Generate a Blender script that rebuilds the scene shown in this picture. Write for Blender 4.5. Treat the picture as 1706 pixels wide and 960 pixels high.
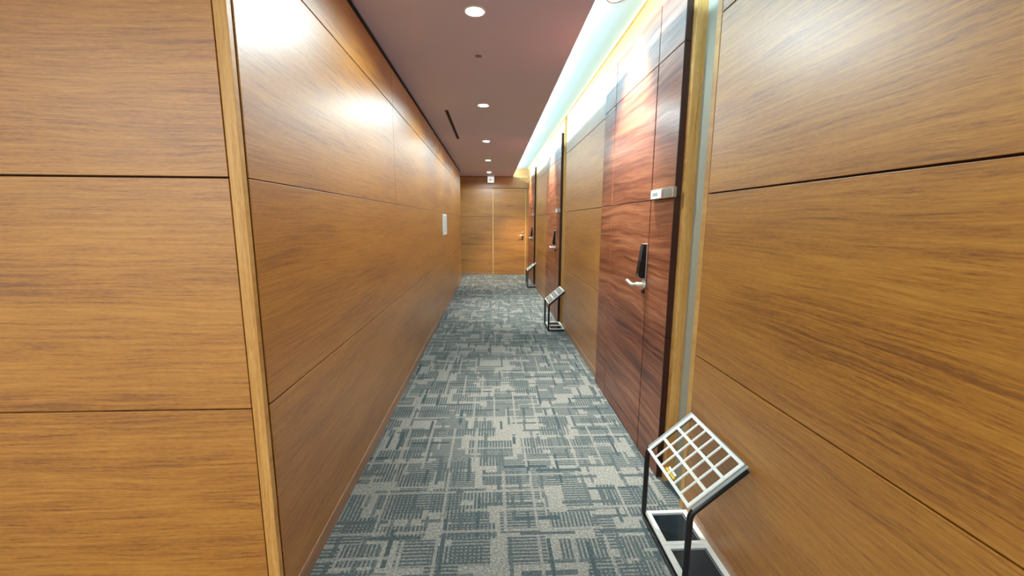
import bpy, bmesh, math, random
from mathutils import Vector, Matrix
random.seed(7)
for o in list(bpy.data.objects): bpy.data.objects.remove(o)
C = bpy.context.scene.collection
S = bpy.context.scene

# ------------------------------------------------------------------ camera
YAW, PIT, ROL, FPX, CAMH = .0483, -.1595, .0058, 690.45, 1.4
Fv = Vector((math.sin(YAW)*math.cos(PIT), math.cos(YAW)*math.cos(PIT), math.sin(PIT)))
R0 = Vector((math.cos(YAW), -math.sin(YAW), 0)); U0 = R0.cross(Fv)
Rv = R0*math.cos(ROL)+U0*math.sin(ROL); Uv = -R0*math.sin(ROL)+U0*math.cos(ROL)
cam = bpy.data.cameras.new('camera'); co = bpy.data.objects.new('camera', cam); C.objects.link(co)
M = Matrix((Rv, Uv, -Fv)).transposed().to_4x4(); M.translation = Vector((0, 0, CAMH)); co.matrix_world = M
cam.sensor_fit = 'HORIZONTAL'; cam.sensor_width = 36; cam.lens = FPX/1706*36; cam.clip_start = .02
S.camera = co

# ------------------------------------------------------------------ view, world, light levels
S.view_settings.view_transform = 'Standard'; S.view_settings.look = 'None'
S.view_settings.gamma = 1; S.view_settings.use_curve_mapping = False
S.view_settings.exposure = 0.74
w = bpy.data.worlds.new('world'); S.world = w; w.use_nodes = True
w.node_tree.nodes['Background'].inputs[0].default_value = (.9, .95, 1, 1)
w.node_tree.nodes['Background'].inputs[1].default_value = .15
P_DOWN = 33        # W of each centre downlight
P_COVE_SPOT = 240    # W of each downlight in the raised ceiling
P_COVE = 10        # W per metre of the light strip hidden on the cove ledge
P_FILL = 45       # W of each unseen fill panel added behind the camera
COL_DOWN = (.74, .95, 1); COL_COVE = (.62, .92, 1); COL_SPOT = (1, .94, .84)

# ------------------------------------------------------------------ dimensions (metres, camera at the origin)
XL, XR = -.735, .935               # corridor walls
YF = 1.295                         # wall facing the camera on the left
YLE = 9.86                         # far end of the left wall
YE = 10.96                         # end wall
Z0, Z1, Z2, Z3 = .0725, .7975, 1.5225, 2.2413   # panel seams
ZC, ZU = 2.532, 2.735              # ceiling, raised ceiling
XC = .535                          # edge of the main ceiling
FX = .907                          # face of the red doors

# ------------------------------------------------------------------ node helpers
class NT:
    def __init__(s, name):
        s.m = bpy.data.materials.new(name); s.m.use_nodes = True
        s.t = s.m.node_tree; s.n = s.t.nodes; s.b = s.n['Principled BSDF']
    def link(s, a, b): s.t.links.new(a, b)
    def put(s, sock, v):
        if isinstance(v, bpy.types.NodeSocket): s.link(v, sock)
        elif v is not None: sock.default_value = v
    def math(s, op, a, b=None, c=None, clamp=False):
        n = s.n.new('ShaderNodeMath'); n.operation = op; n.use_clamp = clamp
        s.put(n.inputs[0], a); s.put(n.inputs[1], b)
        if c is not None: s.put(n.inputs[2], c)
        return n.outputs[0]
    def xyz(s, v):
        n = s.n.new('ShaderNodeSeparateXYZ'); s.link(v, n.inputs[0]); return n.outputs
    def vec(s, x, y, z):
        n = s.n.new('ShaderNodeCombineXYZ')
        for i, v in enumerate((x, y, z)): s.put(n.inputs[i], v)
        return n.outputs[0]
    def pos(s): return s.n.new('ShaderNodeNewGeometry').outputs['Position']
    def attr(s, name):
        n = s.n.new('ShaderNodeAttribute'); n.attribute_name = name; return n.outputs['Fac']
    def noise(s, v, scale=1, detail=4, rough=.6, dist=0):
        n = s.n.new('ShaderNodeTexNoise'); s.link(v, n.inputs['Vector'])
        n.inputs['Scale'].default_value = scale; n.inputs['Detail'].default_value = detail
        n.inputs['Roughness'].default_value = rough; n.inputs['Distortion'].default_value = dist
        return n.outputs[0]
    def white(s, v):
        n = s.n.new('ShaderNodeTexWhiteNoise'); n.noise_dimensions = '3D'; s.link(v, n.inputs['Vector'])
        return n.outputs['Value'], n.outputs['Color']
    def ramp(s, f, stops):
        n = s.n.new('ShaderNodeValToRGB'); s.put(n.inputs[0], f); e = n.color_ramp.elements
        while len(e) < len(stops): e.new(.5)
        for k, (p, c) in enumerate(stops): e[k].position = p; e[k].color = (*c, 1)
        return n.outputs[0]
    def mix(s, f, a, b, mode='MIX'):
        n = s.n.new('ShaderNodeMix'); n.data_type = 'RGBA'; n.blend_type = mode
        s.put(n.inputs[0], f)
        s.put(n.inputs[6], (*a, 1) if isinstance(a, tuple) else a)
        s.put(n.inputs[7], (*b, 1) if isinstance(b, tuple) else b)
        return n.outputs[2]
    def bump(s, h, strength, dist=.001):
        n = s.n.new('ShaderNodeBump'); s.link(h, n.inputs['Height'])
        n.inputs['Strength'].default_value = strength; n.inputs['Distance'].default_value = dist
        s.link(n.outputs[0], s.b.inputs['Normal'])
    def set(s, **k):
        for a, v in k.items():
            s.put(s.b.inputs[a.replace('_', ' ')], (*v, 1) if isinstance(v, tuple) else v)
        return s

def lin(r, g, b):
    f = lambda c: (c/255/12.92) if c/255 <= .04045 else ((c/255+.055)/1.055)**2.4
    return (f(r), f(g), f(b))

def oak(name, dark, mid, light, rough=.33, vertical=False, gs=1.0, coat=1.0):
    t = NT(name); p = t.xyz(t.pos()); pid = t.attr('pid')
    off = t.math('MULTIPLY', pid, 13.7)
    h = t.math('ADD', p[0], p[1])
    if vertical: al, ac, ad = p[2], p[0], p[1]
    else:        al, ac, ad = h, p[2], t.math('SUBTRACT', p[0], p[1])
    al = t.math('ADD', al, off)
    # slow warp makes the streaks wander like real figure
    wv = t.vec(t.math('MULTIPLY', al, 1.5), t.math('MULTIPLY', ac, 5.0), off)
    warp = t.math('MULTIPLY', t.math('SUBTRACT', t.noise(wv, 1, 3, .5), .5), .05)
    ac2 = t.math('ADD', ac, warp)
    v1 = t.vec(t.math('MULTIPLY', al, 3.2*gs), t.math('MULTIPLY', ac2, 95*gs), off)
    n1 = t.noise(v1, 1, 10, .72, .15)
    v2 = t.vec(t.math('MULTIPLY', al, 34*gs), t.math('MULTIPLY', ac2, 260*gs), off)
    n2 = t.noise(v2, 1, 5, .7)
    v3 = t.vec(t.math('MULTIPLY', al, .8), t.math('MULTIPLY', ac2, 7), off)
    n3 = t.noise(v3, 1, 3, .5)
    f = t.math('ADD', t.math('MULTIPLY', n1, .50), t.math('ADD', t.math('MULTIPLY', n2, .28), t.math('MULTIPLY', n3, .22)))
    c = t.ramp(f, [(.40, dark), (.485, mid), (.58, light)])
    # thin dark pores / streaks
    v4 = t.vec(t.math('MULTIPLY', al, 3.0*gs), t.math('MULTIPLY', ac2, 150*gs), t.math('ADD', off, 3.3))
    n4 = t.noise(v4, 1, 4, .6)
    k = t.math('MULTIPLY', t.math('SUBTRACT', t.math('ADD', n4, t.math('MULTIPLY', t.math('SUBTRACT', .5, n3), .5)), .58, clamp=True), 5.5, clamp=True)
    c = t.mix(t.math('MULTIPLY', k, .5), c, tuple(x*.62 for x in dark))
    t.set(Base_Color=c, Roughness=t.math('ADD', rough+.12, t.math('MULTIPLY', n2, .08)))
    t.b.inputs['Specular IOR Level'].default_value = .5
    t.b.inputs['Coat Weight'].default_value = coat; t.b.inputs['Coat Roughness'].default_value = .43; t.b.inputs['Coat IOR'].default_value = 1.75
    t.bump(n2, .18, .0006)
    return t.m

def plain(name, col, rough=.5, metal=0, spec=.5, **k):
    t = NT(name)
    n = t.noise(t.pos(), 60, 3, .5)
    c = t.mix(n, tuple(x*.94 for x in col), tuple(min(1, x*1.06) for x in col))
    t.set(Base_Color=c, Roughness=rough, Metallic=metal)
    t.b.inputs['Specular IOR Level'].default_value = spec
    for a, v in k.items(): t.put(t.b.inputs[a.replace('_', ' ')], v)
    return t.m

def emit(name, col, strength):
    t = NT(name); t.set(Base_Color=(.8, .8, .8)); t.b.inputs['Emission Color'].default_value = (*col, 1)
    t.b.inputs['Emission Strength'].default_value = strength
    return t.m

def rosewood():
    t = NT('rosewood'); p = t.xyz(t.pos()); pid = t.attr('pid'); off = t.math('MULTIPLY', pid, 9.1)
    al = t.math('ADD', t.math('ADD', p[1], p[0]), off); ac = p[2]
    wv = t.vec(t.math('MULTIPLY', al, 1.1), t.math('MULTIPLY', ac, 2.5), off)
    warp = t.math('MULTIPLY', t.math('SUBTRACT', t.noise(wv, 1, 3, .5), .5), .13)
    ac2 = t.math('ADD', ac, warp)
    n1 = t.noise(t.vec(t.math('MULTIPLY', al, 1.0), t.math('MULTIPLY', ac2, 28), off), 1, 8, .68, .1)
    n2 = t.noise(t.vec(t.math('MULTIPLY', al, 5), t.math('MULTIPLY', ac2, 120), off), 1, 4, .6)
    n3 = t.noise(t.vec(t.math('MULTIPLY', al, .7), t.math('MULTIPLY', ac2, 5), off), 1, 2, .5)
    f = t.math('ADD', t.math('MULTIPLY', n1, .55), t.math('ADD', t.math('MULTIPLY', n2, .17), t.math('MULTIPLY', n3, .28)))
    c = t.ramp(f, [(.36, lin(62, 30, 22)), (.44, lin(108, 58, 40)), (.51, lin(142, 84, 58)), (.60, lin(176, 118, 84))])
    t.set(Base_Color=c, Roughness=.33)
    t.bump(n2, .1, .0005)
    return t.m

def carpet():
    t = NT('carpet'); p = t.xyz(t.pos()); x, y = p[0], p[1]
    tot = None; lite = None
    def cell(sx, sy, ox, oy, seed):
        u = t.math('ADD', t.math('DIVIDE', x, sx), ox); v = t.math('ADD', t.math('DIVIDE', y, sy), oy)
        # every other row is shifted so the cells do not line up
        iv = t.math('FLOOR', v)
        sh, _ = t.white(t.vec(iv, seed, 4.2)); u = t.math('ADD', u, sh)
        iu = t.math('FLOOR', u)
        h, col = t.white(t.vec(iu, iv, seed)); ch = t.n.new('ShaderNodeSeparateColor'); t.link(col, ch.inputs[0])
        return t.math('SUBTRACT', u, iu), t.math('SUBTRACT', v, iv), h, ch.outputs[0], ch.outputs[1], ch.outputs[2]
    def inside(f, c, hw):   # |f-c| < hw
        return t.math('LESS_THAN', t.math('ABSOLUTE', t.math('SUBTRACT', f, c)), hw)
    def mx(a, b): return b if a is None else t.math('MAXIMUM', a, b)
    # hatched rectangles, ribs along x or along y
    for i, (sx, sy, dens) in enumerate([(.24, .17, .62), (.17, .25, .52), (.30, .13, .45)]):
        fu, fv, h, a, b, c = cell(sx, sy, .37*i+.1, .61*i+.2, 11.0+i)
        pres = t.math('LESS_THAN', h, dens)
        box = t.math('MULTIPLY', inside(fu, t.math('ADD', .45, t.math('MULTIPLY', a, .1)), t.math('ADD', .30, t.math('MULTIPLY', b, .14))),
                     inside(fv, .5, t.math('ADD', .30, t.math('MULTIPLY', c, .16))))
        ori = t.math('LESS_THAN', c, .5)
        co_ = t.math('ADD', t.math('MULTIPLY', ori, x), t.math('MULTIPLY', t.math('SUBTRACT', 1, ori), y))
        rib = t.math('LESS_THAN', t.math('FRACT', t.math('DIVIDE', co_, .0185)), .56)
        tot = mx(tot, t.math('MULTIPLY', t.math('MULTIPLY', pres, box), t.math('ADD', .22, t.math('MULTIPLY', rib, .55))))
    # solid bars across and along
    for i, (sx, sy, wx, wy, dens) in enumerate([(.42, .105, .44, .13, .55), (.36, .16, .46, .09, .55), (.115, .40, .12, .44, .50), (.17, .33, .075, .46, .50), (.08,.19,.17,.44,.30)]):
        fu, fv, h, a, b, c = cell(sx, sy, .27*i+.3, .43*i+.6, 31.0+i)
        pres = t.math('LESS_THAN', h, dens)
        lx = t.math('MULTIPLY', wx, t.math('ADD', .55, t.math('MULTIPLY', a, .45)))
        ly = t.math('MULTIPLY', wy, t.math('ADD', .55, t.math('MULTIPLY', b, .45)))
        box = t.math('MULTIPLY', inside(fu, .5, lx), inside(fv, .5, ly))
        tot = mx(tot, t.math('MULTIPLY', t.math('MULTIPLY', pres, box), t.math('ADD', .5, t.math('MULTIPLY', c, .4))))
    # light gaps crossing the pattern
    for i, (sx, sy, wx, wy, dens) in enumerate([(.5, .14, .46, .06, .45), (.15, .5, .05, .46, .40)]):
        fu, fv, h, a, b, c = cell(sx, sy, .7*i+.15, .3*i+.35, 71.0+i)
        box = t.math('MULTIPLY', inside(fu, .5, wx), inside(fv, .5, wy))
        g = t.math('MULTIPLY', t.math('LESS_THAN', h, dens), box)
        tot = t.math('MULTIPLY', tot, t.math('SUBTRACT', 1, t.math('MULTIPLY', g, .85)))
    fine = t.noise(t.pos(), 260, 2, .7); mid = t.noise(t.pos(), 95, 2, .6)
    hv = t.math('ADD', t.math('MULTIPLY', fine, .6), t.math('MULTIPLY', mid, .4))
    lightc = t.ramp(hv, [(.36, lin(90, 98, 98)), (.5, lin(136, 139, 134)), (.66, lin(188, 187, 178))])
    darkc = t.ramp(hv, [(.36, lin(28, 46, 54)), (.5, lin(50, 71, 79)), (.66, lin(80, 102, 108))])
    c = t.mix(tot, lightc, darkc)
    t.set(Base_Color=c, Roughness=.95); t.b.inputs['Specular IOR Level'].default_value = .1
    t.bump(t.math('ADD', hv, t.math('MULTIPLY', tot, -.4)), .6, .003)
    return t.m

OAK = oak('oak_panel', lin(128, 72, 10), lin(172, 112, 26), lin(194, 136, 46))
OAKP = oak('light_oak_trim', lin(176, 124, 58), lin(200, 150, 78), lin(214, 170, 100), rough=.38, vertical=True, gs=.8, coat=.3)
OAKS = oak('oak_skirting', lin(132, 92, 56), lin(164, 118, 76), lin(182, 138, 96), rough=.4)
ROSE = rosewood()
CARPET = carpet()
DARKEDGE = plain('dark_door_edge', lin(52, 24, 22), .3)
GROOVE = plain('groove_shadow_board', lin(44, 20, 14), .7)
CEIL = plain('mauve_ceiling_paint', lin(206, 200, 232), .5)
UPPER = plain('pale_raised_ceiling_paint', lin(178, 194, 196), .7)
PAINT = plain('grey_green_wall_paint', lin(170, 172, 158), .7)
CROWN = plain('yellow_oak_crown', lin(226, 184, 112), .45)
PALEOAK = plain('pale_door_frame_oak', lin(232, 198, 140), .4)
NICKEL = plain('satin_nickel', lin(232, 230, 222), .3, .6)
BLACK = plain('black_powder_coat', lin(20, 21, 24), .38)
SILVER = plain('brushed_silver', lin(196, 198, 196), .32, 1)
CHROME = plain('chrome', lin(226, 226, 222), .12, 1)
WHITEM = plain('white_lattice_paint', lin(232, 240, 238), .4)
GREYED = plain('grey_lattice_edge', lin(142, 152, 152), .45)
GLOSSB = plain('glossy_black_plastic', lin(10, 16, 26), .08)
DGLASS = plain('dark_teal_glass', lin(16, 34, 44), .12)
PAPER = plain('white_paper', lin(238, 244, 244), .6)
PALEBLUE = plain('pale_blue_print', lin(206, 226, 232), .6)
INKG = plain('grey_ink', lin(112, 140, 150), .6)
GREEN = plain('green_ink', lin(40, 150, 110), .6)
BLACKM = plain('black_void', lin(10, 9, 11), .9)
YELLOW = plain('yellow_glint_paint', lin(238, 196, 40), .5)
CLEAR = NT('clear_acrylic').set(Base_Color=(1, 1, 1), Roughness=.03)
CLEAR.b.inputs['Transmission Weight'].default_value = 1; CLEAR.b.inputs['IOR'].default_value = 1.02
CLEAR = CLEAR.m
LENS = emit('downlight_lens', (1, 1, .96), 60)
LENSD = emit('dim_downlight_lens', (1, 1, .97), 3.0)
SIGNW = emit('lit_sign_face', (.93, 1, .98), .42)

# ------------------------------------------------------------------ mesh helpers
def nb():
    bm = bmesh.new(); bm.faces.layers.float.new('pid'); return bm
def bx(bm, x0, x1, y0, y1, z0, z1, bev=0, mi=0):
    pid = bm.faces.layers.float['pid']; v = random.random()
    r = bmesh.ops.create_cube(bm, size=1, matrix=Matrix.Translation(((x0+x1)/2, (y0+y1)/2, (z0+z1)/2)) @ Matrix.Diagonal((abs(x1-x0), abs(y1-y0), abs(z1-z0), 1)))
    vs = r['verts']
    fs = {f for q in vs for f in q.link_faces}
    if bev:
        es = list({e for q in vs for e in q.link_edges})
        rr = bmesh.ops.bevel(bm, geom=es, offset=bev, segments=2, affect='EDGES', profile=.5)
        fs = {f for f in fs if f.is_valid} | set(rr['faces'])
    for f in fs: f[pid] = v; f.material_index = mi
    return bm
def hull_prism(bm, pts, axis, a0, a1, bev=0, mi=0):
    """extrude a polygon (list of 2D) along axis x/y/z"""
    def mk(p, a):
        return {'x': (a, p[0], p[1]), 'y': (p[0], a, p[1]), 'z': (p[0], p[1], a)}[axis]
    v0 = [bm.verts.new(mk(p, a0)) for p in pts]; v1 = [bm.verts.new(mk(p, a1)) for p in pts]
    fs = [bm.faces.new(v0), bm.faces.new(v1[::-1])]; n = len(pts)
    for i in range(n): fs.append(bm.faces.new((v0[i], v1[i], v1[(i+1) % n], v0[(i+1) % n])))
    bmesh.ops.recalc_face_normals(bm, faces=fs)
    for f in fs: f.material_index = mi
    if bev:
        es = list({e for f in fs for e in f.edges}); bmesh.ops.bevel(bm, geom=es, offset=bev, segments=2, affect='EDGES')
    return bm
def tube(bm, pts, r, n=12, bend=0.0, mi=0):
    """round tube along a polyline; inner corners rounded with radius bend"""
    P = [Vector(p) for p in pts]; Q = [P[0]]
    for i in range(1, len(P)-1):
        if bend:
            a = (P[i-1]-P[i]).normalized(); b = (P[i+1]-P[i]).normalized()
            s, e = P[i]+a*bend, P[i]+b*bend
            for k in range(7):
                t = k/6; Q.append(s*(1-t)**2+P[i]*2*t*(1-t)+e*t*t)
        else: Q.append(P[i])
    Q.append(P[-1]); rings = []; prev = None
    for i, q in enumerate(Q):
        d = (Q[min(i+1, len(Q)-1)]-Q[max(i-1, 0)]).normalized()
        up = prev if prev else (Vector((0, 1, 0)) if abs(d.y) < .9 else Vector((1, 0, 0)))
        u = (up-d*up.dot(d)).normalized(); v = d.cross(u); prev = u
        rings.append([bm.verts.new(q+(u*math.cos(2*math.pi*k/n)+v*math.sin(2*math.pi*k/n))*r) for k in range(n)])
    for a, b in zip(rings, rings[1:]):
        for k in range(n):
            f = bm.faces.new((a[k], a[(k+1) % n], b[(k+1) % n], b[k])); f.smooth = True; f.material_index = mi
    for rg in (rings[0], rings[-1][::-1]):
        f = bm.faces.new(rg); f.material_index = mi
    return bm
def lathe(bm, prof, c=(0, 0, 0), axis='z', n=40, mi=0):
    rings = []
    for r, h in prof:
        ring = []
        for k in range(n):
            a = 2*math.pi*k/n; p = (r*math.cos(a), r*math.sin(a), h)
            if axis == 'x': p = (p[2], p[0], p[1])
            if axis == 'y': p = (p[0], p[2], p[1])
            ring.append(bm.verts.new(Vector(p)+Vector(c)))
        rings.append(ring)
    fs = []
    for a, b in zip(rings, rings[1:]):
        for k in range(n):
            f = bm.faces.new((a[k], a[(k+1) % n], b[(k+1) % n], b[k])); f.smooth = True; fs.append(f)
    fs.append(bm.faces.new(rings[0][::-1])); fs.append(bm.faces.new(rings[-1]))
    bmesh.ops.recalc_face_normals(bm, faces=fs)
    for f in fs: f.material_index = mi
    return bm
def obj(name, bm, mats, parent=None, label=None):
    me = bpy.data.meshes.new(name); bm.normal_update(); bm.to_mesh(me); bm.free()
    for m in (mats if isinstance(mats, (list, tuple)) else [mats]): me.materials.append(m)
    o = bpy.data.objects.new(name, me); C.objects.link(o)
    if parent: o.parent = parent
    if label: o['label'] = label
    return o
def tag(o, label, cat, group=None, kind=None):
    o['label'] = label; o['category'] = cat
    if group: o['group'] = group
    if kind: o['kind'] = kind
    return o
def struct(name, bm, mats, label, cat): return tag(obj(name, bm, mats), label, cat, kind='structure')
def empty(name, loc, label, cat, group=None, kind=None):
    o = bpy.data.objects.new(name, None); C.objects.link(o); o.location = loc; o.empty_display_size = .1
    return tag(o, label, cat, group, kind)
def copy_tree(o, parent=None, dz=None):
    c = o.copy(); C.objects.link(c); c.parent = parent
    for ch in list(o.children): copy_tree(ch, c)
    return c

G = .006    # width of the grooves between panels
def panel_grid(bm, us, vs, put, gap=G, skip=()):
    """a grid of bevelled panels; us, vs are the seam positions"""
    for i in range(len(us)-1):
        for j in range(len(vs)-1):
            if (i, j) in skip: continue
            u0 = us[i]+(gap/2 if i else 0); u1 = us[i+1]-(gap/2 if i < len(us)-2 else 0)
            v0 = vs[j]+(gap/2 if j else 0); v1 = vs[j+1]-(gap/2 if j < len(vs)-2 else 0)
            put(bm, u0, u1, v0, v1)

# ================================================================== SETTING
# floor and ceilings
bm = nb(); bx(bm, -4, 3.2, -3.2, 11.4, -.1, 0)
struct('floor', bm, CARPET, 'grey and teal carpet with a woven crosshatch of dark bars running down the corridor', 'floor')
bm = nb()
bx(bm, XL+.004, XC, YF, YE, ZC, ZC+.03)                 # corridor ceiling
bx(bm, -4, XL+.004, YLE+.01, YE, ZC, ZC+.03)            # side passage
bx(bm, -4, XC, -3.2, YF-.005, ZC, ZC+.03)             # over the camera
bx(bm, -4, XL-.0, YF-.006, YLE+.01, ZC+.02, ZC+.05)        # above the left wall
bx(bm, XC-.012, XC, -3.2, YE, ZC+.0301, ZC+.05)         # lip of the light cove
struct('ceiling', bm, CEIL, 'mauve brown flat ceiling with a row of downlights', 'ceiling')
bm = nb(); bx(bm, .1, 1.2, -3.2, YE, ZU, ZU+.05); bx(bm, .06, .1, -3.2, YE, ZC+.03, ZU+.05)
struct('ceiling_raised', bm, UPPER, 'pale raised ceiling strip beside the red doors, washed by the hidden cove light', 'ceiling')

# left corridor wall
JL = 3.28
bm = nb()
def putL(b, u0, u1, v0, v1): bx(b, XL-.014, XL, u0, u1, v0, v1, .0012)
panel_grid(bm, [1.33, YLE-.002], [Z0, Z1, Z2], putL)
panel_grid(bm, [1.33, JL, 6.72, YLE-.002], [Z2+G/2, Z3, ZC-.028], putL, gap=.006)
bx(bm, XL-.07, XL-.012, 1.33, YLE-.004, 0, ZC+.018, mi=1)
for z0, z1 in ((Z0, Z1), (Z1+G, Z2), (Z2+G, Z3), (Z3+G, ZC-.02)): bx(bm, -.83, XL-.016, YLE-.004, YLE+.01, z0, z1, .001)
bx(bm, -4, XL-.08, YLE-.02, YLE+.008, 0, ZC+.018)
struct('wall_left', bm, [OAK, GROOVE], 'long oak panelled wall on the left side of the corridor', 'wall')
# wall facing the camera
bm = nb()
def putF(b, u0, u1, v0, v1): bx(b, u0, u1, YF, YF+.014, v0, v1, .0012)
panel_grid(bm, [-4, -.7765], [Z0, Z1, Z2, Z3, ZC], putF)
bx(bm, -4, -.74, YF+.012, YF+.07, 0, ZC+.018, mi=1)
struct('wall_front_left', bm, [OAK, GROOVE], 'oak panelled wall facing the camera at the left, split by dark horizontal grooves', 'wall')
bm = nb(); bx(bm, -.7725, XL, YF-.001, 1.318, 0, ZC, .002)
bx(bm, -.7725, XL-.012, YF+.01, 1.331, 0, ZC)
struct('trim_1', bm, OAKP, 'light oak corner post where the camera-facing wall turns into the corridor', 'corner post')
bm = nb(); bx(bm, -4, -.7765, YF-.004, YF+.01, 0, Z0-.002, .001)
struct('baseboard_front_left', bm, OAKS, 'oak skirting along the foot of the camera-facing wall', 'baseboard')
bm = nb(); bx(bm, XL-.01, XL+.004, 1.32, YLE, 0, Z0-.002, .001)
struct('baseboard_left', bm, OAKS, 'pale oak skirting along the foot of the long left wall', 'baseboard')
bm = nb(); bx(bm, XL-.06, XL+.003, YF+.03, YLE+.005, ZC-.0265, ZC-.003)  # solid black strip, the shade of the recess put into its colour
struct('trim_2', bm, BLACKM, 'black strip painted as the shadow gap between the top of the left wall and the ceiling', 'shadow gap')

# right wall: bays between the doors
DOORS = [2.07, 5.60, 9.02]; DW = 1.385
segs = [(-3.2, DOORS[0]-.235)] + [(DOORS[i]+DW+.002, DOORS[i+1]-.235) for i in range(2)] + [(DOORS[2]+DW+.002, YE)]
bm = nb()
for i, (a, b) in enumerate(segs):
    e = b-.042 if i < 3 else b
    def putR(bb, u0, u1, v0, v1): bx(bb, XR, XR+.014, u0, u1, v0, v1, .0012)
    panel_grid(bm, [a, e], [Z0, Z1, Z2, Z3, ZU], putR)
    bx(bm, XR+.012, XR+.06, a, e+.003, 0, ZU, mi=1)
for d in DOORS: bx(bm, XR+.001, XR+.05, d+.04, d+DW-.002, 2.53, ZU)   # frieze above the door panels
struct('wall_right', bm, [OAK, GROOVE], 'oak panelled wall on the right holding the red doors', 'wall')
bm = nb()
for d in DOORS: bx(bm, .99, 1.05, d-.30, d+.1, 0, ZU)
bx(bm, 1.05, 1.1, -3.2, YE+.2, 0, ZU+.05)
struct('wall_right_recess', bm, PAINT, 'grey painted strip set back between the near right wall and the door post', 'wall')
side = ['nearest', 'middle', 'farthest']
for i, d in enumerate(DOORS):
    bm = nb(); bx(bm, XR+.005, 1.0, d-.04, d+.0, 0, ZU-.001, .002); bx(bm, XR+.005, 1.0, d-.0, d+.07, 0, ZU-.001)
    struct('trim_%d' % (3+i), bm, OAKP, 'light oak post beside the dark edge of the %s red door' % side[i], 'door post')
    bm = nb(); bx(bm, XR-.001, 1.0, d-.235-.037, d-.235, 0, ZU-.002, .0015)
    struct('trim_%d' % (6+i), bm, OAKP, 'thin pale oak edge strip ending the wall panel before the %s red door' % side[i], 'edge strip')
bm = nb()
for i, (a, b) in enumerate(segs): bx(bm, XR-.004, XR+.012, a, b-(.042 if i < 3 else 0), 0, Z0-.002, .001)
struct('baseboard_right', bm, OAKS, 'pale oak skirting along the foot of the right wall', 'baseboard')
bm = nb(); bx(bm, XR-.012, XR+.02, -3.2, YE, 2.706, ZU, .002)
struct('trim_9', bm, CROWN, 'yellow oak cornice running along the top of the right wall under the raised ceiling', 'cornice')

# end wall and its door
bm = nb(); ED0, ED1 = .028, .872
def putE(b, u0, u1, v0, v1): bx(b, u0, u1, YE, YE+.014, v0, v1, .001)
panel_grid(bm, [-4, ED0-.012], [Z0, Z1, Z2, Z3], putE)
panel_grid(bm, [ED1+.014, 1.0], [.004, Z1, Z2, Z3], putE)
panel_grid(bm, [-4, 1.0], [Z3+G, ZC-.01], putE)
bx(bm, XC-.3, 1.0, YE, YE+.014, ZC+.002, ZU)
bx(bm, -4, 1.05, YE+.04, YE+.09, 0, ZU, mi=1)
bx(bm, -4, 1.0, YE+.012, YE+.045, Z3-.01, ZU, mi=1)
bx(bm, -4, ED0-.01, YE+.012, YE+.045, 0, Z3, mi=1); bx(bm, ED1+.012, 1., YE+.012, YE+.045, 0, Z3, mi=1)
struct('wall_end', bm, [OAK, GROOVE], 'oak panelled wall closing the far end of the corridor', 'wall')
bm = nb(); bx(bm, XC+.002, XR-.012, YE-.016, YE, ZC-.022, ZC, .002)
struct('trim_10', bm, CROWN, 'thin pale ledge on the end wall under the light cove', 'trim')
bm = nb(); bx(bm, -4, ED0-.012, YE-.006, YE+.006, 0, Z0-.002, .001)
struct('baseboard_end', bm, OAKS, 'oak skirting at the foot of the end wall, left of the door', 'baseboard')

d4 = empty('door_4', ((ED0+ED1)/2, YE, 0), 'plain oak door with a lever handle in the end wall', 'door', kind='structure')
bm = nb(); cx = (ED0+ED1)/2
for z0, z1 in ((.008, Z1-.002), (Z1+.002, Z2-.002), (Z2+.002, 2.205)):
    bx(bm, ED0+.014-cx, ED1-.006-cx, .006, .04, z0, z1, .001)
bx(bm, ED0+.016-cx, ED1-.008-cx, .012, .04, .008, 2.2, mi=1)
leaf = obj('door_leaf', bm, [OAK, GROOVE], d4)
bm = nb()
bx(bm, ED0-.012-cx, ED0+.01-cx, -.01, .04, 0, 2.228, .001)
bx(bm, ED1-.003-cx, ED1+.012-cx, -.004, .04, 0, 2.228, .001)
bx(bm, ED0+.01-cx, ED1-.003-cx, -.004, .04, 2.21, 2.228, .001)
obj('door_frame', bm, PALEOAK, d4)
bm = nb(); hx = .765-cx
lathe(bm, [(.026, .006), (.026, -.003), (.010, -.006), (.010, -.05), (.006, -.056)], (hx+.035, 0, 1.035), 'y')
tube(bm, [(hx+.035, -.048, 1.035), (hx-.02, -.052, 1.037), (hx-.085, -.052, 1.030)], .0085, bend=.02)
obj('lever_handle', bm, NICKEL, d4)
bm = nb(); lathe(bm, [(.020, .006), (.020, -.006), (.012, -.010)], (hx+.035, 0, 1.115), 'y'); bx(bm, hx+.029, hx+.041, -.028, -.008, 1.095, 1.135, .002)
obj('thumb_turn', bm, NICKEL, d4)
bm = nb(); bx(bm, hx+.010, hx+.060, -.006, .006, .93, 1.0, .002)
obj('lock_plate', bm, plain('brass_lock', lin(150, 104, 52), .3, 1), d4)

# walls around the camera and the side passage (seen only in reflections and as light boxes)
bm = nb(); bx(bm, -4.1, 1.1, -3.25, -3.2, 0, ZU+.05)
struct('wall_back', bm, PAINT, 'plain wall behind the camera', 'wall')
bm = nb(); bx(bm, -4.1, -4.05, -3.2, YE+.1, 0, ZU+.05)
struct('wall_far_left', bm, PAINT, 'plain wall closing the space left of the camera', 'wall')

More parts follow.
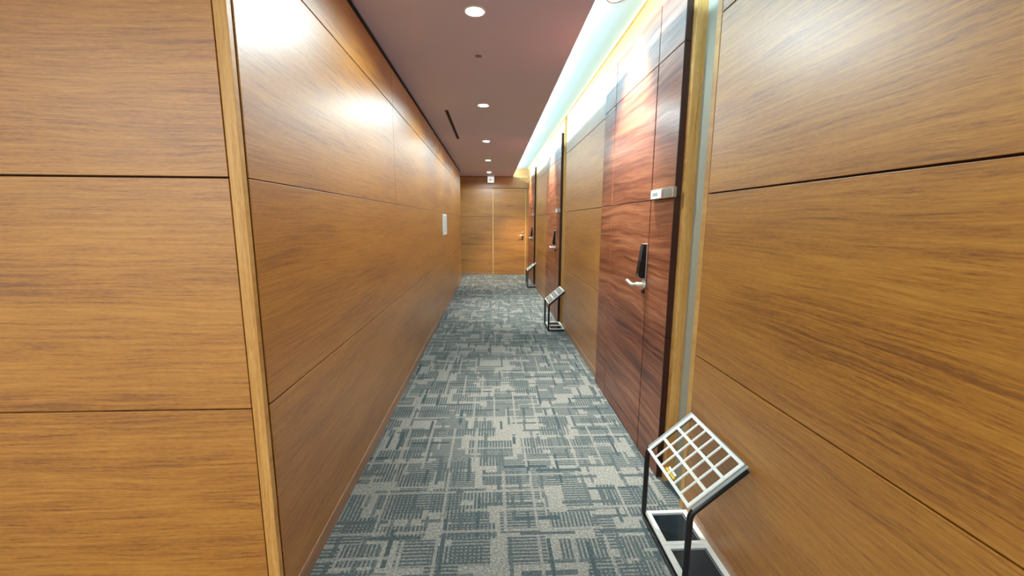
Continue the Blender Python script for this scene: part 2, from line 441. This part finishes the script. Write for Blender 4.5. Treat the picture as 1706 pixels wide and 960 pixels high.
# ================================================================== RED DOORS
JN, JF = .305, 1.09           # joints beside the leaf, from the near edge
def red_door(idx, y):
    t = empty('door_%d' % (idx+1), (FX, y, 0), '%s red rosewood door unit with a black lock and silver lever' % side[idx], 'door', kind='structure')
    rows = [.1, Z1, Z2, Z3]
    def put(b, u0, u1, v0, v1): bx(b, 0, .026, u0, u1, v0, v1, .001)
    g = .012
    bm = nb(); panel_grid(bm, [JN+g/2, JF-g/2], rows, put, .005)
    bx(bm, .001, .026, JN+g/2, JF-g/2, .008, .1-.002, .001); bx(bm, .012, .028, JN+.006, JF-.006, .012, Z3-.004, mi=1)
    obj('door_leaf', bm, [ROSE, GROOVE], t)
    bm = nb(); panel_grid(bm, [.003, JN-g/2], rows, put, .005); bx(bm, .001, .026, .003, JN-g/2, .002, .1-.002, .001); bx(bm, .012, .028, .01, JN-.006, .012, Z3-.004, mi=1)
    obj('side_panel', bm, [ROSE, GROOVE], t)
    bm = nb(); panel_grid(bm, [JF+g/2, DW], rows, put, .005); bx(bm, .001, .026, JF+g/2, DW, .002, .1-.002, .001); bx(bm, .012, .028, JF+.006, DW-.006, .012, Z3-.004, mi=1)
    obj('side_panel', bm, [ROSE, GROOVE], t)
    bm = nb(); panel_grid(bm, [.003, JN, JF, DW], [Z3+.005, 2.54], put, .009); bx(bm, .012, .028, .01, DW-.006, Z3, 2.538, mi=1)
    obj('transom_panel', bm, [ROSE, GROOVE], t)
    bm = nb()
    for z0, z1 in ((0, .098), (.102, Z1), (Z1+.002, Z2), (Z2+.002, Z3), (Z3+.005, 2.54)): bx(bm, .0005, .042, -.002, .0028, z0, z1)
    bx(bm, .028, .06, -.0005, DW, 0, 2.54, mi=1)
    obj('edge_strip', bm, [DARKEDGE, GROOVE], t, 'dark maroon edge of the door unit')
    # electronic lock: wedge that leans out towards its rounded foot
    bm = nb(); y0, y1 = .318, .368
    prof = [(0, 1.268), (-.018, 1.270), (-.024, 1.262), (-.043, 1.115), (-.046, 1.098), (-.042, 1.082), (-.030, 1.072), (0, 1.070)]
    hull_prism(bm, prof, 'y', y0, y1, .002)
    lk = obj('door_lock', bm, GLOSSB, t, 'glossy black wedge-shaped electronic lock')
    bm = nb(); bx(bm, -.006, .001, y0-.004, y1+.004, 1.062, 1.276, .002); bx(bm, -.022, 0, y0+.002, y1-.002, 1.269, 1.275, .002)
    obj('mounting_plate', bm, SILVER, lk)
    bm = nb(); hy, hz = .335, 1.035
    lathe(bm, [(.026, .002), (.026, -.008), (.013, -.012), (.012, -.052), (.008, -.058)], (0, hy, hz), 'x')
    tube(bm, [(-.050, hy-.006, hz), (-.052, hy+.05, hz-.012), (-.058, hy+.075, hz-.010), (-.066, hy+.125, hz+.006)], .010, bend=.018)
    obj('lever_handle', bm, NICKEL, t)
    bm = nb(); lathe(bm, [(.012, .002), (.012, -.012), (.009, -.016)], (0, hy, hz-.045), 'x', 20)
    obj('keyhole', bm, DARKEDGE, t)
    bm = nb(); bx(bm, -.020, .0, -.024, .262, 1.522, 1.575, .0015)
    np_ = obj('name_plate', bm, SILVER, t, 'silver room name plate wrapping the near door edge')
    bm = nb(); bx(bm, -.0216, -.0195, .115, .258, 1.526, 1.571, .0005)
    pp = obj('paper_insert', bm, PAPER, np_)
    # room lettering and the small emblem, too small to read in the photograph
    bm = nb(); yy = .235
    for k, (h1, kind) in enumerate([(.018, 'F'), (.016, 'o'), (.016, 'o'), (.018, 'm'), (.016, '2')]):
        w_ = .0125; y0_ = yy-k*.0155
        bx(bm, -.0222, -.0214, y0_-.002, y0_, 1.539, 1.539+h1)
        if kind in 'Fom2': bx(bm, -.0222, -.0214, y0_-w_+.002, y0_, 1.539+h1-.0025, 1.539+h1)
        if kind in 'om': bx(bm, -.0222, -.0214, y0_-w_+.002, y0_-w_+.004, 1.539, 1.539+h1)
        if kind in 'oF2': bx(bm, -.0222, -.0214, y0_-w_+.002, y0_, 1.5455, 1.548)
        if kind in '2': bx(bm, -.0222, -.0214, y0_-w_+.002, y0_, 1.539, 1.5415)
    obj('lettering', bm, INKG, pp)
    bm = nb(); bx(bm, -.0212, -.0195, .020, .066, 1.531, 1.568, .0005)
    em = obj('slider_window', bm, GREYED, np_)
    bm = nb()
    for k in range(3): bx(bm, -.0220, -.0210, .034+k*.009, .039+k*.009, 1.537, 1.562)
    obj('pictogram', bm, INKG, em)
    return t
for i, d in enumerate(DOORS): red_door(i, d)

# ================================================================== THINGS
# downlights
def spot(parent, power, col, size, blend=.7, r=.035, z=-.012):
    L = bpy.data.lights.new('lamp', 'SPOT'); L.energy = power; L.color = col; L.spot_size = math.radians(size); L.spot_blend = blend
    L.shadow_soft_size = r; o = bpy.data.objects.new('lamp', L); C.objects.link(o); o.parent = parent; o.location = (0, 0, z)
    if size < 100: o.rotation_euler = (math.radians(5), math.radians(-5), 0)
def downlight(x, y, z, label, group, power, col, r=.048, lens=LENS, size=168, glow=False):
    t = empty('recessed_downlight', (x, y, z), label, 'ceiling light', group)
    bm = nb(); lathe(bm, [(r-.002, .0005), (r-.004, -.003), (r+.008, -.005), (r+.014, -.001), (r+.014, .0005)]); obj('trim_ring', bm, WHITEM if not glow else SILVER, t)
    bm = nb(); lathe(bm, [(r-.006, 0), (r-.008, -.0055), (r*.5, -.0075), (.002, -.008)], n=32); obj('lens', bm, lens, t)
    spot(t, power, col, size, blend=.3 if size > 100 else .8, z=-.02)
    return t
cy = [2.48, 4.34, 6.20, 8.08, 9.98]
pl = ['nearest', 'second nearest', 'middle', 'second farthest', 'farthest']
for k, y in enumerate(cy):
    downlight(-.092+.006*k, y, ZC, 'round bright downlight in the mauve ceiling, %s of the five in the row' % pl[k], 'downlights along the mauve ceiling', P_DOWN, COL_DOWN)
for y, nm in ((2.72, 'large'), (6.38, 'small-looking')):
    downlight(.745, y, ZU, 'recessed downlight in the pale raised ceiling strip, %s' % ('above the nearest red door' if y < 4 else 'beside the middle red door'),
              'downlights in the raised ceiling', P_COVE_SPOT, COL_SPOT, r=.040, lens=LENSD, size=74, glow=True)
# lamps only: rows continued outside the frame, and added unseen fills
def lamp(kind, name, loc, power, col, **k):
    L = bpy.data.lights.new(name, kind); L.energy = power; L.color = col
    for a, v in k.items(): setattr(L, a, v)
    o = bpy.data.objects.new(name, L); C.objects.link(o); o.location = loc; return o
for (x, y, f_) in ((-.09, .62, .25), (-.09, -1.24, .5)):
    lamp('SPOT', 'unseen_lamp', (x, y, ZC-.02), P_DOWN*f_, COL_DOWN, spot_size=math.radians(168), spot_blend=.3, shadow_soft_size=.04)
for (x, y) in ((-1.9, -1.9), (-.1, -2.1), (-3.3, -1.9)):   # unseen fill panels added for haze on the front wall
    lamp('AREA', 'unseen_lamp', (x, y, ZC-.01), P_FILL, (1, .97, .92), shape='RECTANGLE', size=.9, size_y=1.2)
lamp('SPOT', 'unseen_cove_lamp', (.745, -.95, ZU-.02), P_COVE_SPOT*.15, COL_SPOT, spot_size=math.radians(82), spot_blend=.7, shadow_soft_size=.035)
lamp('SPOT', 'unseen_cove_lamp', (.745, 10.05, ZU-.02), P_COVE_SPOT*.8, (1, .80, .58), spot_size=math.radians(82), spot_blend=.7, shadow_soft_size=.035)  # unseen warm lamp added to brighten the corridor end
lamp('SPOT', 'passage_fill', (-1.9, 10.4, ZC-.02), 30, COL_DOWN, spot_size=math.radians(150), spot_blend=.6, shadow_soft_size=.05)  # unseen lamp added to light the side passage floor
# fluorescent battens lying on the ledge behind the ceiling edge
y = -3.1
while y < 10.8:
    a = lamp('AREA', 'cove_strip_lamp', (.405, y+.58, ZC+.115), P_COVE*1.16, COL_COVE, shape='RECTANGLE', size=.016, size_y=1.14)
    a.rotation_euler = (0, math.radians(-118), 0)
    y += 1.17

# fire exit sign
t = empty('exit_sign', (-.030, YE-.05, 2.36), 'small white lit exit sign with a green arrow above the end wall panels', 'sign')
bm = nb(); bx(bm, -.089, .089, -.012, .05, .0, .168, .006); obj('housing', bm, GREYED, t)
bm = nb(); bx(bm, -.082, .082, -.014, -.011, .012, .162, .001); face = obj('lit_face', bm, SIGNW, t)
bm = nb(); Y0, Y1 = -.0165, -.0142
bx(bm, -.030, .036, Y0, Y1, .082, .092)
for s in (-1, 1):
    hull_prism(bm, [(-.040, .087), (-.010, .087+s*.034), (.004, .087+s*.034), (-.024, .087)], 'y', Y0, Y1)
obj('arrow', bm, GREEN, face)
# ceiling slot diffuser
t = empty('air_slot_diffuser', (-.47, 5.30, ZC), 'long narrow black air slot in the ceiling left of the downlights', 'air vent')
bm = nb(); bx(bm, -.012, .014, -.75, .75, -.0015, .002); obj('slot', bm, BLACKM, t)
bm = nb(); bx(bm, -.022, -.012, -.76, .76, -.004, .002, .001); bx(bm, .014, .020, -.76, .76, -.003, .002, .001); bx(bm, -.012, .014, -.76, -.75, -.003, .002); bx(bm, -.012, .014, .75, .76, -.003, .002)
obj('frame', bm, plain('slot_frame_paint', lin(128, 122, 126), .5), t)
# flush detector
t = empty('ceiling_speaker_cap', (-.092, 3.09, ZC), 'flush round cap in the ceiling behind the nearest downlight', 'ceiling cap')
bm = nb(); lathe(bm, [(.052, .001), (.052, -.003), (.047, -.005), (.030, -.005)]); obj('cover', bm, CEIL, t)
bm = nb(); lathe(bm, [(.024, -.004), (.024, -.008), (.016, -.012), (.004, -.013)]); obj('sensor', bm, plain('cap_grey', lin(128, 116, 118), .5), t)
# notice on the left wall
t = empty('framed_notice', (XL, 6.52, 1.19), 'white framed notice sheet fixed to the left wall near its far end', 'notice')
bm = nb(); bx(bm, -.001, .010, -.24, .24, 0, .315, .002); obj('frame', bm, WHITEM, t)
bm = nb(); bx(bm, .009, .0112, -.205, .205, .028, .288); sh = obj('sheet', bm, PALEBLUE, t)
bm = nb()
for k in range(9): bx(bm, .0110, .0118, -.17, .17-.05*((k*5) % 3), .055+k*.022, .060+k*.022)
bx(bm, .0110, .0118, -.10, .10, .262, .276); obj('print_lines', bm, plain('faint_print', lin(178, 198, 206), .6), sh)
# little metal hooks high on the left wall
n = 0
for y, z, lb in ((5.28, 2.285, 'lower'), (5.78, 2.285, 'lower'), (5.28, 2.465, 'upper'), (5.78, 2.465, 'upper')):
    t = empty('wall_hook', (XL, y, z), '%s thin metal hook high on the left wall, %s of the pair' % (lb, 'nearer' if y < 5.5 else 'farther'), 'hook', 'small metal hooks near the ceiling')
    hgt = .07 if lb == 'lower' else .035
    bm = nb(); bx(bm, -.001, .004, -.012, .012, 0, hgt, .001); obj('back_plate', bm, SILVER, t)
    bm = nb(); tube(bm, [(.003, 0, .02), (.028, 0, .006), (.034, 0, .02), (.034, 0, hgt)], .003, 8, .006); obj('hook_arm', bm, CHROME, t)

# sign stands with a sloping lattice
def stand(y0, y1, label, xo=0.0, glint=False):
    w2 = (y1-y0)/2; tubes = []
    t = empty('lattice_sign_stand', ((.725+xo), (y0+y1)/2, 0), label, 'sign stand', 'low lattice-topped stands beside the red doors')
    X1, ZB, ZT = .198, .342, .514
    r = .0118
    for s in (-1, 1):
        yy = s*(w2-.003)
        bm = nb(); tube(bm, [(X1, yy, r), (0, yy, r), (0, yy, ZB), (X1, yy, ZT)], r, 14, .022); tb = obj('side_tube', bm, BLACK, t); tubes.append((tb, yy))
    for xa, xb in ((-.009, .009), (X1-.010, X1+.004)):
        bm = nb(); bx(bm, xa, xb, -w2+.012, w2-.012, .001, .015, .003); obj('base_bar', bm, BLACK, t)
    # sloping top frame: local frame u along the slope, v along the corridor, n normal
    A = Vector((.004, 0, ZB+.004)); B = Vector((X1+.006, 0, ZT+.003)); u = (B-A); L = u.length; u.normalize(); nrm = Vector((-u.z, 0, u.x))
    R_ = Matrix((u, Vector((0, 1, 0)), nrm)).transposed().to_4x4()
    base = Matrix.Translation(A+nrm*.0075) @ R_
    def slab(bm, a0, a1, b0, b1, n0, n1, bev=.0007):
        b2 = nb(); bx(b2, a0, a1, b0, b1, n0, n1, bev); b2.transform(base); me = bpy.data.meshes.new('tmp'); b2.to_mesh(me); b2.free(); bm.from_mesh(me); bpy.data.meshes.remove(me)
    for tb, yy in tubes:  # highlight on each tube, built as a pale grey strip
        bm = nb(); slab(bm, .010, L+.004, yy-.0066, yy+.0066, .0025, .0062, .0008); obj('top_highlight', bm, GREYED, tb, 'highlight on the sloping tube, built as a pale grey strip')
    w2 -= .0155
    E = .013; bm = nb()
    slab(bm, 0, L, -w2, -w2+E, .003, .010); slab(bm, 0, L, w2-E, w2, .003, .010)
    slab(bm, 0, E, -w2+E, w2-E, 0, .010); slab(bm, L-E, L, -w2+E, w2-E, 0, .010)
    cw = (L-2*E)/3
    for k in (1, 2): slab(bm, E+cw*k-.0065, E+cw*k+.0065, -w2+E, w2-E, .002, .010)
    ch = (2*w2-2*E)/6
    for k in range(1, 6): slab(bm, E, L-E, -w2+E+ch*k-.0035, -w2+E+ch*k+.0035, .003, .0098)
    lat = obj('lattice', bm, WHITEM, t, 'white lattice of three by six openings')
    bm = nb(); slab(bm, L, L+.004, -w2, w2, -.004, .009); obj('edge_strip', bm, GREYED, lat)
    bm = nb(); slab(bm, E-.002, L-E+.002, -w2+E-.002, w2-E+.002, -.001, .001, 0); sheet = obj('clear_sheet', bm, CLEAR, lat)
    if glint:  # glass reflection built as yellow and white strips
        bm = nb(); slab(bm, .017, .026, w2*(1-2*.60), w2*(1-2*.40), .0012, .0022, 0); obj('yellow_glint', bm, YELLOW, sheet, 'yellow reflection in the clear sheet, built as a thin strip')
        bm = nb(); slab(bm, .028, .038, w2*(1-2*.58), w2*(1-2*.42), .0012, .0022, 0); obj('white_glint', bm, PAPER, sheet)
    w2 += .0155
    # two framed dark glass panes on the base
    for s in (-1, 1):
        ya, yb = (-w2+.002, -.0015) if s < 0 else (.0015, w2-.002)
        x0, x1 = .004, X1+.012; fw = .030; bm = nb(); z0, z1 = .022, .031
        bx(bm, x0, x1, ya, ya+fw*.6, z0, z1, .001); bx(bm, x0, x1, yb-fw*.6, yb, z0, z1, .001)
        bx(bm, x0, x0+fw*.85, ya+fw*.6, yb-fw*.6, z0, z1, .001); bx(bm, x1-fw*.85, x1, ya+fw*.6, yb-fw*.6, z0, z1, .001)
        fr = obj('pane_frame', bm, WHITEM, t, 'white frame around dark glass')
        bm = nb(); bx(bm, x0+fw*.6, x1-fw*.6, ya+fw*.5, yb-fw*.5, z0-.001, z0+.003); obj('dark_pane', bm, DGLASS, fr)
        bm = nb(); ix0, ix1, iy0, iy1 = x0+fw*1.05, x1-fw*1.05, ya+fw*.8, yb-fw*.8
        bx(bm, ix0, ix1, iy1-.0025, iy1, z0+.002, z0+.006); bx(bm, ix1-.0025, ix1, iy0, iy1, z0+.002, z0+.006)
        obj('inner_bead', bm, GREYED, fr)
    return t
stand(1.335, 1.765, 'large foreground black tube stand with a sloping white lattice against the right wall', glint=True)
stand(5.17, 5.56, 'black tube stand with a white lattice just before the middle red door')
stand(8.78, 9.15, 'smallest and farthest lattice stand, by the red door at the corridor end', .035)
